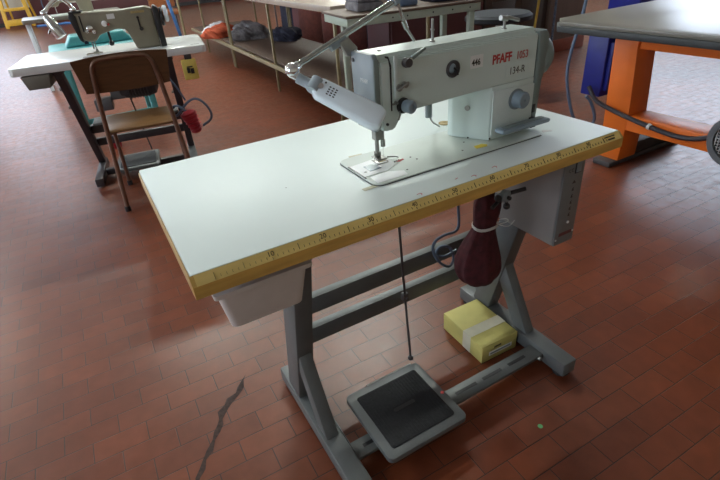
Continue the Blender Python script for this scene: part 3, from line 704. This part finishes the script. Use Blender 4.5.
# ================================================================== wooden chair
def make_chair(loc, rz):
    t = thing('wooden_chair', 'brown plywood chair on bronze steel tubes drawn up to the rear sewing table', 'chair', loc, rz)
    fr = obj('back_frame', B().tube([(-.205, -.02, .008), (-.175, .0, .45), (-.150, -.03, .76), (-.135, -.035, .805), (-.105, -.037, .825), (.105, -.037, .825), (.135, -.035, .805), (.150, -.03, .76), (.175, .0, .45), (.205, -.02, .008)], .0125, 12, 2), 'bronze', t)
    for s in (-1, 1):
        obj('leg', B().tube([(s*.165, .04, .435), (s*.172, .30, .425), (s*.175, .345, .39), (s*.190, .39, .008)], .0115, 10, 2), 'bronze', t)
        obj('rubber_foot', B().cyl((s*.205, -.02, 0), (s*.205, -.02, .03), .016), 'black', t); obj('rubber_foot', B().cyl((s*.190, .39, 0), (s*.190, .39, .03), .015), 'black', t)
    bk = B(); n = 14; rows = []
    for k in range(2):
        for z in (.655, .665, .83, .842):
            row = []
            for i in range(n+1):
                u = i/n*2-1; hw = .225 if z > .75 else .205
                zz = z-.012*u*u*(1 if z > .75 else -1)
                row.append(bk.bm.verts.new((u*hw, -.018-.03*(z-.66)/.17+.008-.030*u*u*0+ -.028*(u*u)*.5+(.010 if k else 0), zz)))
            rows.append(row)
    fs = []
    for k in range(2):
        for a, c in zip(rows[4*k:4*k+4], rows[4*k+1:4*k+4]):
            for i in range(n): fs.append(bk.bm.faces.new((a[i], a[i+1], c[i+1], c[i])))
    A = rows[0:4]; C = rows[4:8]
    for i in range(n):
        fs.append(bk.bm.faces.new((A[0][i], A[0][i+1], C[0][i+1], C[0][i]))); fs.append(bk.bm.faces.new((A[3][i], A[3][i+1], C[3][i+1], C[3][i])))
    for e in (0, n):
        for j in range(3): fs.append(bk.bm.faces.new((A[j][e], A[j+1][e], C[j+1][e], C[j][e])))
    bmesh.ops.recalc_face_normals(bk.bm, faces=fs)
    obj('backrest', bk, 'plywood', t, 'dark brown curved plywood backrest')
    obj('seat', B().prism([(x, y+.17) for x, y in rrect(.37, .37, .05)], 'z', .448, .460, .004), 'seat_ply', t, 'honey brown plywood seat')
    obj('cross_tube', B().tube([(-.172, .06, .436), (.172, .06, .436)], .009), 'bronze', t)
    return t
make_chair((.155, 2.16, 0), -.12)

# ================================================================== turquoise stand and things behind
t = thing('turquoise_table', 'turquoise metal ironing table behind the olive sewing machine', 'table', (-.18, 3.72, 0))
obj('tabletop', B().prism([(x+.34, y+.28) for x, y in rrect(.72, .52, .05)], 'z', .66, .70, .012, None, 3), 'teal', t)
for x in (.03, .58):
    for y in (.08, .45): obj('leg', B().box((x, y, 0), (x+.05, y+.05, .66), .004), 'teal', t)
obj('stretcher', B().box((.08, .09, .12), (.58, .12, .16), .003), 'teal', t)
t = thing('pad_block', 'turquoise padded block lying on the turquoise table behind the machine', 'pad', (-.08, 3.86, .7005))
obj('pad', B().prism([(0, 0), (.50, 0), (.44, .075), (.05, .075)], 'y', 0, .25, .015, None, 3), 'teal', t)
obj('pad_strap', B().box((.14, -.003, .01), (.17, 0, .070)), 'navy_cloth', t)
t = thing('plastic_tub', 'small red tub with a yellow lid on the floor beneath the rear sewing table', 'tub', (0, 0, 0))
obj('tub_body', B().lathe([(.0, 0), (.045, 0), (.06, .07), (.055, .07), (.042, .005), (0, .005)], (.02, 3.46, 0)), 'red_plastic', t)
obj('lid', B().lathe([(.062, 0), (.062, .012), (0, .016)], (.02, 3.46, .0712)), 'yellow_plastic', t, 'yellow lid')

def simple_station(loc, rz, lab, lab2, mm):
    t = thing('sewing_table', lab, 'table', loc, rz)
    obj('tabletop', B().prism([(x+.525, y+.27) for x, y in rrect(1.05, .54, .02)], 'z', H-.04, H, .003), 'counter', t)
    for x in (.02, .98):
        for y in (.05, .45): obj('leg', B().box((x, y, 0), (x+.04, y+.04, H-.041), .003), 'lamp_white', t)
    obj('stretcher', B().box((.06, .44, .2), (.98, .47, .24), .002), 'lamp_white', t)
    m = thing('sewing_machine', lab2, 'sewing machine', (loc[0]+.3, loc[1]+.15, H+.0004), rz)
    obj('bed', B().box((0, 0, 0), (.48, .18, .006), .002), 'bed_paint', m)
    obj('arm', B().prism([(.03, .09), (.10, .09), (.13, .13), (.30, .13), (.32, .0065), (.46, .0065), (.46, .25), (.03, .26)], 'y', .05, .14, .012), mm, m)
    obj('handwheel', B().lathe([(.02, 0), (.06, .003), (.06, .02), (.02, .024)], (.462, .09, .18), (1, 0, 0)), 'black', m)
    obj('needle_bar', B().cyl((.07, .095, .09), (.07, .095, .02), .005), 'dull_steel', m)
simple_station((-.42, 6.2, 0), .0, 'grey topped sewing table with pale legs behind the turquoise table', 'beige sewing machine on the grey topped table in the far left background', 'olive')

# things on the floor and wall at the far left
t = thing('step_ladder', 'yellow wooden step ladder leaning at the far back wall', 'ladder', (-.98, 16.2, 0))
for s in (-.24, .24):
    obj('side_rail', B().bar((s*1.25, -.30, .02), (s*.75, .1, 1.9), .09, .06, .004), 'ladder', t)
    obj('back_rail', B().bar((s*1.2+.12, .55, .02), (s*.75+.02, .14, 1.9), .05, .04, .004), 'ladder', t)
for i in range(6):
    z = .10+.34*i; k = 1.25-.5*z/1.9; y = -.30+.4*z/1.9
    obj('step', B().box((-.24*k, y-.05, z-.02), (.24*k, y+.16, z+(.12 if i == 0 else .05)), .004), 'ladder', t)
tag(obj('hose', B().tube([(-.62, 15.6, .02), (-.45, 15.6, .03), (-.2, 15.4, .02), (.05, 15.5, .03), (.3, 15.3, .02)], .03, 8, 2), 'blue_paint'), 'blue hose lying on the floor along the far back wall', 'hose')
tag(obj('wall_cable', B().tube([(-.30, 16.9, 1.9), (-.42, 16.9, 1.4), (-.25, 16.9, .9), (-.36, 16.9, .45), (-.28, 16.88, .04)], .016, 8, 3), 'blue_cable'), 'thin grey cable hanging down the dark red door', 'cable')
tag(obj('floor_cable', B().tube([(-.35, 10.2, .008), (-.28, 9.2, .008), (-.40, 8.2, .008), (-.33, 7.5, .008), (-.22, 7.0, .008)], .008, 6, 3), 'blue_cable'), 'dark cable lying on the shiny floor at the far left', 'cable')

# ================================================================== long cutting table in the background
t = thing('cutting_table', 'long pale topped cutting table on ochre steel legs running into the background', 'table', (1.6, 2.58, 0), -.03)
obj('tabletop', B().box((-.03, 0, .825), (.87, 5.6, .87), .004), 'table_board', t)
for y in (.06, 1.52, 3.12, 4.6):
    for x in (0, .80):
        lg = B().bar((x+.02, y, .005), (x+.02, y, .8245), .022, .022, .002)
        if y in (3.12,): lg.bar((x+.02, y+.06, .005), (x+.02, y+.06, .8245), .022, .022, .002)
        obj('leg', lg, 'brass_tube', t)
for x in (-.012, .78): obj('side_rail', B().box((x, .0, .235), (x+.02, 5.5, .275), .002), 'brass_tube', t)
for y in (.10, 2.4, 4.66): obj('cross_rail', B().box((.009, y, .235), (.78, y+.03, .275), .002), 'brass_tube', t)
obj('shelf', B().box((.03, .05, .277), (.80, 5.45, .290), .001), 'shelf_board', t)
# on its shelf
for lab, x, y, sx, sy, sz, m, nm in (('crumpled orange cloth on the shelf under the long table', 1.80, 6.45, .22, .16, .10, 'orange_cloth', 'cloth'),
        ('grey crumpled cloth heap on the shelf under the long table', 2.02, 5.90, .24, .20, .13, 'grey_cloth', 'cloth'),
        ('dark heap of cloth at the back of the shelf under the long table', 2.28, 5.30, .17, .18, .10, 'navy_cloth', 'cloth'),
        ('small white cloth bundle beside the orange cloth on the shelf', 1.88, 6.85, .20, .16, .09, 'white_cloth', 'cloth')):
    b = B(); bmesh.ops.create_icosphere(b.bm, subdivisions=4, radius=1)
    for v in b.bm.verts:
        c = v.co; k = 1+.16*math.sin(5*c.x+3*c.y+x*7)+.10*math.sin(9*c.y-6*c.z+y)+.05*math.sin(17*c.x+11*c.z)
        c.x *= k*sx; c.y *= k*sy; c.z = max(c.z*k*sz, -sz*.45)
        c.x += x; c.y += y; c.z += .2915+sz*.45
    tag(obj(nm, b, m), lab, 'cloth')
# on its top
for lab, x, y, w, d, h, m, nm in (('folded white fabric on the near end of the long table', 1.98, 2.86, .34, .26, .03, 'white_cloth', 'folded_fabric'),
        ('pale grey folded fabric on the middle of the long table', 1.85, 3.9, .40, .50, .05, 'tape', 'folded_fabric'),
        ('flat white paper pattern on the long table behind the folded fabrics', 1.75, 4.9, .45, .6, .02, 'paper', 'paper_pattern')):
    b = B()
    for k in range(3): b.box((x+.01*k, y-.008*k, .8705+h*k/3), (x+w-.004*k, y+d, .8705+h*(k+1)/3-.0005), .003)
    tag(obj(nm, b, m), lab, 'fabric' if 'folded' in nm else 'paper')
# dark garments and rolls behind the long table
for i, (y, x) in enumerate(((4.15, 2.95), (4.75, 2.92), (5.35, 2.98), (5.95, 2.92))):
    nm = ['front most', 'second', 'third', 'rear most'][i]
    t = thing('fabric_roll', 'upright red brown fabric roll behind the long table, %s of the four' % nm, 'fabric roll', (x, y, 0), 0, 'upright fabric rolls behind the long table')
    obj('roll', B().lathe([(.02, 0), (.15, 0), (.16, .02), (.16, .50), (.13, .58), (.03, .62), (.03, .60)], (0, 0, 0)), 'brown_cloth', t); obj('core', B().cyl((0, 0, .602), (0, 0, .68), .029), 'cork', t)
t = thing('garment_rack', 'black steel garment rack behind the long table', 'rack', (3.35, 4.0, 0))
obj('rail', B().cyl((0, 0, 1.45), (0, 4.4, 1.45), .015), 'steel_black', t)
for y in (0, 4.4):
    obj('post', B().cyl((0, y, .04), (0, y, 1.45), .014), 'steel_black', t); obj('foot', B().box((-.25, y-.02, .0), (.25, y+.02, .04), .004), 'steel_black', t)
hues = ['navy_cloth', 'maroon', 'navy_cloth', 'navy_cloth', 'brown_panel', 'navy_cloth', 'maroon', 'navy_cloth']
words = ['navy', 'maroon', 'navy', 'navy', 'brown', 'navy', 'maroon', 'navy']
places = ['nearest on the rack', 'second from the near end of the rack', 'third from the near end of the rack', 'fourth from the near end of the rack', 'in the middle of the rack', 'third from the far end of the rack', 'second from the far end of the rack', 'farthest on the rack']
for i in range(8):
    y = 4.25+.5*i
    t = thing('hanging_garment', 'long %s garment, %s behind the long table' % (words[i], places[i]), 'garment', (3.35, y, 0), 0, 'garments hanging behind the long table')
    b = B(); n = 28; rings = []
    for z, rx, ry in ((.06, .11, .215), (.8, .10, .21), (1.15, .09, .20), (1.33, .07, .19), (1.39, .03, .07)):
        rings.append([b.bm.verts.new((rx*math.cos(2*PI*k/n)*(1+.25*math.sin(5*2*PI*k/n+i)), ry*math.sin(2*PI*k/n)*(1+.08*math.sin(7*2*PI*k/n+i)), z)) for k in range(n)])
    for a, c in zip(rings, rings[1:]):
        for k in range(n): b.bm.faces.new((a[k], a[(k+1) % n], c[(k+1) % n], c[k]))
    b.bm.faces.new(rings[0][::-1]); b.bm.faces.new(rings[-1])
    obj('garment', b, hues[i], t); obj('hanger_hook', B().tube([(0, 0, 1.38), (0, 0, 1.43), (.0, .012, 1.466), (0, .0, 1.4705), (0, -.014, 1.462)], .003, 6, 1), 'chrome', t)
# upper left background: brown chair, posts
t = thing('brown_chair', 'brown leather chair in the far background behind the olive machine', 'chair', (1.62, 9.2, 0))
obj('seat', B().box((-.22, -.22, .42), (.22, .22, .50), .03), 'brown_leather', t); obj('backrest', B().box((-.22, .20, .52), (.22, .26, .95), .03), 'brown_leather', t)
for sx in (-.19, .19):
    for sy in (-.19, .19): obj('leg', B().cyl((sx, sy, 0), (sx, sy, .42), .012), 'steel_black', t)
    obj('back_post', B().cyl((sx, .215, .42), (sx, .225, .55), .010), 'steel_black', t)
t = thing('thin_post', 'thin ochre steel post standing behind the far chair', 'post', (1.66, 8.2, 0))
obj('post', B().cyl((0, 0, .01), (0, 0, 1.6), .018), 'brass_tube', t); obj('foot_plate', B().cyl((0, 0, 0), (0, 0, .01), .08), 'brass_tube', t)
tag(obj('blue_cable', B().tube([(1.15, 6.2, 1.7), (1.16, 6.3, 1.0), (1.20, 6.2, .5), (1.34, 6.6, .01)], .02, 8, 2), 'blue_paint'), 'bright blue cable hanging behind the handwheel of the olive machine', 'cable')
t = thing('red_cabinet', 'low dark red cabinet against the rear, behind the pale green work table', 'cabinet', (2.57, 3.42, 0))
obj('carcass', B().box((0, 0, 0), (1.15, .4, .9), .006), 'maroon', t)
for x in (.02, .585): obj('door', B().box((x, -.018, .06), (x+.545, -.0005, .86), .004), 'maroon', t)

# ================================================================== pale green work table
WO = (1.41, 2.05, 0); WR = -.13
t = thing('work_table', 'pale green steel work table behind the arm of the large sewing machine', 'table', WO, WR)
obj('apron', B().box((0, 0, .798), (.93, .018, .845), .002), 'green_metal', t, 'pale green front apron with bolt holes')
obj('apron', B().box((0, .40, .798), (.93, .418, .845), .002), 'green_metal', t)
for x in (0, .912): obj('apron', B().box((x, .019, .798), (x+.018, .399, .845), .002), 'green_metal', t)
obj('tabletop', B().box((-.01, -.012, .8455), (.94, .43, .860), .002), 'shelf_board', t)
for x, y in ((.10, .36), (.862, .019), (.862, .36)): obj('leg', B().box((x, y, 0), (x+.038, y+.038, .8445), .003), 'green_metal', t)
hb = B()
for x in (.12, .30, .40, .58, .72, .85): hb.cyl((x, .0002, .822), (x, -.0012, .822), .005, n=12)
obj('bolt_hole', hb, 'black', t)
for lab, x, m, w in (('folded grey cloth on the pale green work table', .12, 'grey_cloth', .18), ('blue grey box on the pale green work table', .42, 'blue_cable', .12), ('dark cloth pile on the right of the pale green work table', .66, 'navy_cloth', .2)):
    c = 'cloth' in lab; o = B().box((0, 0, 0), (w, .22, .05), .012)
    if c:
        for v in o.bm.verts: v.co.z += .006*math.sin(v.co.x*60)*(1 if v.co.z > .02 else 0)
        for k in (1, 2): o.box((.004*k, -.003*k, .052*k-.03+.03), (w-.003*k, .215, .052*k+.018), .006)
    else: o.box((-.004, -.004, .051), (w+.004, .224, .068), .004)
    q = obj('folded_cloth' if c else 'small_box', o, m); tag(q, lab, 'cloth' if c else 'box')
    q.location = (WO[0]+x*math.cos(WR)-.12*math.sin(WR), WO[1]+x*math.sin(WR)+.12*math.cos(WR), .8605); q.rotation_euler = (0, 0, WR)

# stool, pole, chain
t = thing('stool', 'round charcoal vinyl stool behind the big sewing machine', 'stool', (3.14, 2.60, 0))
obj('seat', B().lathe([(0, .585), (.25, .585), (.275, .60), (.275, .63), (.25, .65), (0, .655)], (0, 0, 0), n=40), 'dk_seat', t)
obj('pole', B().cyl((0, 0, .06), (0, 0, .584), .025), 'chrome', t)
for i in range(5):
    a = i*2*PI/5; obj('leg', B().bar((.02*math.cos(a), .02*math.sin(a), .06), (.27*math.cos(a), .27*math.sin(a), .045), .03, .02, .003), 'black', t)
    obj('caster', B().cyl((.26*math.cos(a)-.01, .26*math.sin(a), .022), (.26*math.cos(a)+.01, .26*math.sin(a), .022), .0215), 'black', t)
tag(obj('gold_pole', B().cyl((4.30, 3.28, .0), (4.50, 3.30, 1.9), .014), 'gold'), 'slanting gold pole leaning before the dark door', 'pole')
b = B()
for i in range(42):
    z = .02+i*.024; b.cyl((4.655+.004*(i % 2), 3.30, z), (4.655-.004*(i % 2), 3.318, z+.016), .012, n=8)
tag(obj('bead_chain', b, 'blue_cable'), 'blue grey chain hanging beside the edge of the brown partition', 'chain')

# ================================================================== orange framed machine table on the right
t = thing('machine_bench', 'grey topped machine bench on a bright orange steel frame at the right edge', 'bench', (2.17, -1.1, 0))
OX = .33   # frame plane
obj('worktop', B().prism([(0, 0), (1.75, 0), (1.75, 2.34), (.10, 2.34), (.0, 2.25)], 'z', .781, .800, .002), 'counter', t)
obj('top_edging', B().prism([(-.012, -.01), (1.76, -.01), (1.76, 2.35), (.096, 2.352), (-.012, 2.255)], 'z', .752, .7805, .003), 'counter_edge', t)
fr = B()
def yz(y): return y+1.1
leg = B().prism([(yz(1.055), .7505), (yz(.90), .7505), (yz(.915), .655), (yz(.885), .30), (yz(.895), .0+.03), (yz(1.02), .03)], 'x', OX, OX+.16, .004)
obj('leg', leg, 'orange', t)
obj('leg', B().prism([(yz(-.85), .7505), (yz(-1.0), .7505), (yz(-.98), .03), (yz(-.86), .03)], 'x', OX, OX+.16, .004), 'orange', t)
obj('upper_beam', B().box((OX+.004, yz(-.85), .645), (OX+.156, yz(.905), .7505), .004), 'orange', t)
obj('lower_beam', B().box((OX+.002, yz(-.862), .215), (OX+.158, yz(.893), .300), .006), 'orange', t)
for y in (.90, -.98): obj('foot', B().box((OX-.06, yz(y), 0), (OX+.62, yz(y)+.11, .030), .004).box((OX+.162, yz(y)+.01, .0305), (OX+.60, yz(y)+.10, .10), .006), 'steel_black', t)
bx = obj('switch_cabinet', B().box((OX-.01, yz(1.08), .365), (OX+.25, yz(1.208), .690), .006), 'navy', t, 'navy blue steel switch cabinet')
obj('cabinet_lid', B().box((OX-.012, yz(1.078), .6905), (OX+.252, yz(1.21), .6965), .002), 'face_grey', bx)
obj('mount', B().box((OX+.01, yz(1.0555), .40), (OX+.14, yz(1.0795), .66), .002), 'navy', bx)
t = thing('motor', 'grey motor with a round mesh fan cover on the orange frame at the right edge', 'motor', (2.34, .265, .33))
obj('motor_housing', B().lathe([(.10, .02), (.112, .04), (.112, .13)], (-.02, 0, .03), (1, 0, 0), 40), 'motor_grey', t)
obj('fan_ring', B().lathe([(.088, 0), (.112, 0), (.118, .008), (.118, .03), (.088, .03), (.088, 0)], (-.03, 0, .03), (1, 0, 0), 40, cap=False), 'motor_grey', t)
g = B()
for i in range(-7, 8):
    u = i*.013; w = math.sqrt(max(.0, .090**2-u*u))
    if w > .01: g.bar((-.022, u, .03-w), (-.022, u, .03+w), .0045, .003, 0, roll=(1, 0, 0)).bar((-.020, -w, .03+u), (-.020, w, .03+u), .0045, .003, 0, roll=(1, 0, 0))
obj('fan_grille', g, 'tube_steel', t, 'steel mesh fan cover')
obj('fan', B().lathe([(.0, 0), (.098, 0), (.098, .004), (0, .004)], (-.012, 0, .03), (1, 0, 0)), 'black', t)
obj('terminal_box', B().box((.02, -.03, .13), (.11, .05, .175), .006), 'motor_grey', t)
obj('mount', B().box((.02, -.05, -.059), (.12, .06, -.05), .003).box((.03, -.04, -.05), (.11, .05, .0), .003), 'steel_black', t)
tag(obj('black_hose', B().tube([(2.44, 1.12, .43), (2.44, 1.07, .364), (2.455, 1.02, .338), (2.47, .95, .315), (2.475, .80, .285), (2.475, .62, .262), (2.475, .52, .268), (2.47, .44, .300)], .0125, 10, 3), 'dk_cable'), 'dark hose sagging along the lower beam of the orange frame', 'hose')
tag(obj('hose_clip', B().cyl((2.474, .735, .277), (2.474, .750, .280), .0165), 'paper'), 'small white clip on the dark hose of the orange frame', 'clip')
tag(obj('blue_cable', B().tube([(2.60, 1.30, 1.5), (2.54, 1.30, .80), (2.47, 1.29, .64), (2.42, 1.27, .50), (2.43, 1.25, .38), (2.47, 1.22, .22), (2.52, 1.18, .14), (2.54, 1.10, .20), (2.50, 1.13, .33), (2.47, 1.15, .364)], .009, 8, 3), 'blue_cable'), 'blue grey cable looping down beside the navy switch cabinet', 'cable')
t = thing('blue_machine', 'navy blue machine housing with an orange stand beyond the grey topped bench', 'machine', (4.2, 2.05, 0))
obj('housing', B().box((0, 0, .55), (.42, .3, 1.0), .01), 'navy', t); obj('side_panel', B().box((.425, .02, .58), (.58, .28, 1.0), .006), 'orange', t)
obj('base', B().box((.14, .03, 0), (.27, .27, .5495), .006), 'orange', t)

# green dot on the floor
tag(obj('paper_dot', B().lathe([(.007, 0), (.007, .0006), (0, .0008)], (.771, -.128, .0003)), 'green_dot'), 'tiny green paper dot on the bare floor at lower right', 'paper dot')

# ------------------------------------------------------------------ lights, camera
for x, y in ((-3.6, 3.0), (-4.0, 9.5), (.8, 6.8), (2.5, 4.2), (5.0, 8.2)):
    ceiling_lamp(x, y, 'white fluorescent ceiling lamp hanging over the workshop floor')
w = D.worlds.new('World'); bpy.context.scene.world = w; w.use_nodes = True
w.node_tree.nodes['Background'].inputs[0].default_value = (.6, .75, 1, 1); w.node_tree.nodes['Background'].inputs[1].default_value = .6
cam = D.cameras.new('Camera'); co = D.objects.new('Camera', cam); COL.objects.link(co)
cam.sensor_width = 36; cam.lens = 485.436/720*36; cam.clip_start = .02
yaw, pitch, roll = .478157, -.542346, -.0847906
f = Vector((math.sin(yaw)*math.cos(pitch), math.cos(yaw)*math.cos(pitch), math.sin(pitch)))
r = Vector((math.cos(yaw), -math.sin(yaw), 0)); u = r.cross(f)
r2 = r*math.cos(roll)+u*math.sin(roll); u2 = -r*math.sin(roll)+u*math.cos(roll)
mw = Matrix((r2, u2, -f)).transposed().to_4x4(); mw.translation = (-.053562, -.703573, 1.205788)
co.matrix_world = mw; bpy.context.scene.camera = co
sc = bpy.context.scene; sc.view_settings.view_transform = 'Standard'; sc.view_settings.look = 'None'
sc.view_settings.gamma = 1; sc.view_settings.use_curve_mapping = False; sc.view_settings.exposure = 0.17
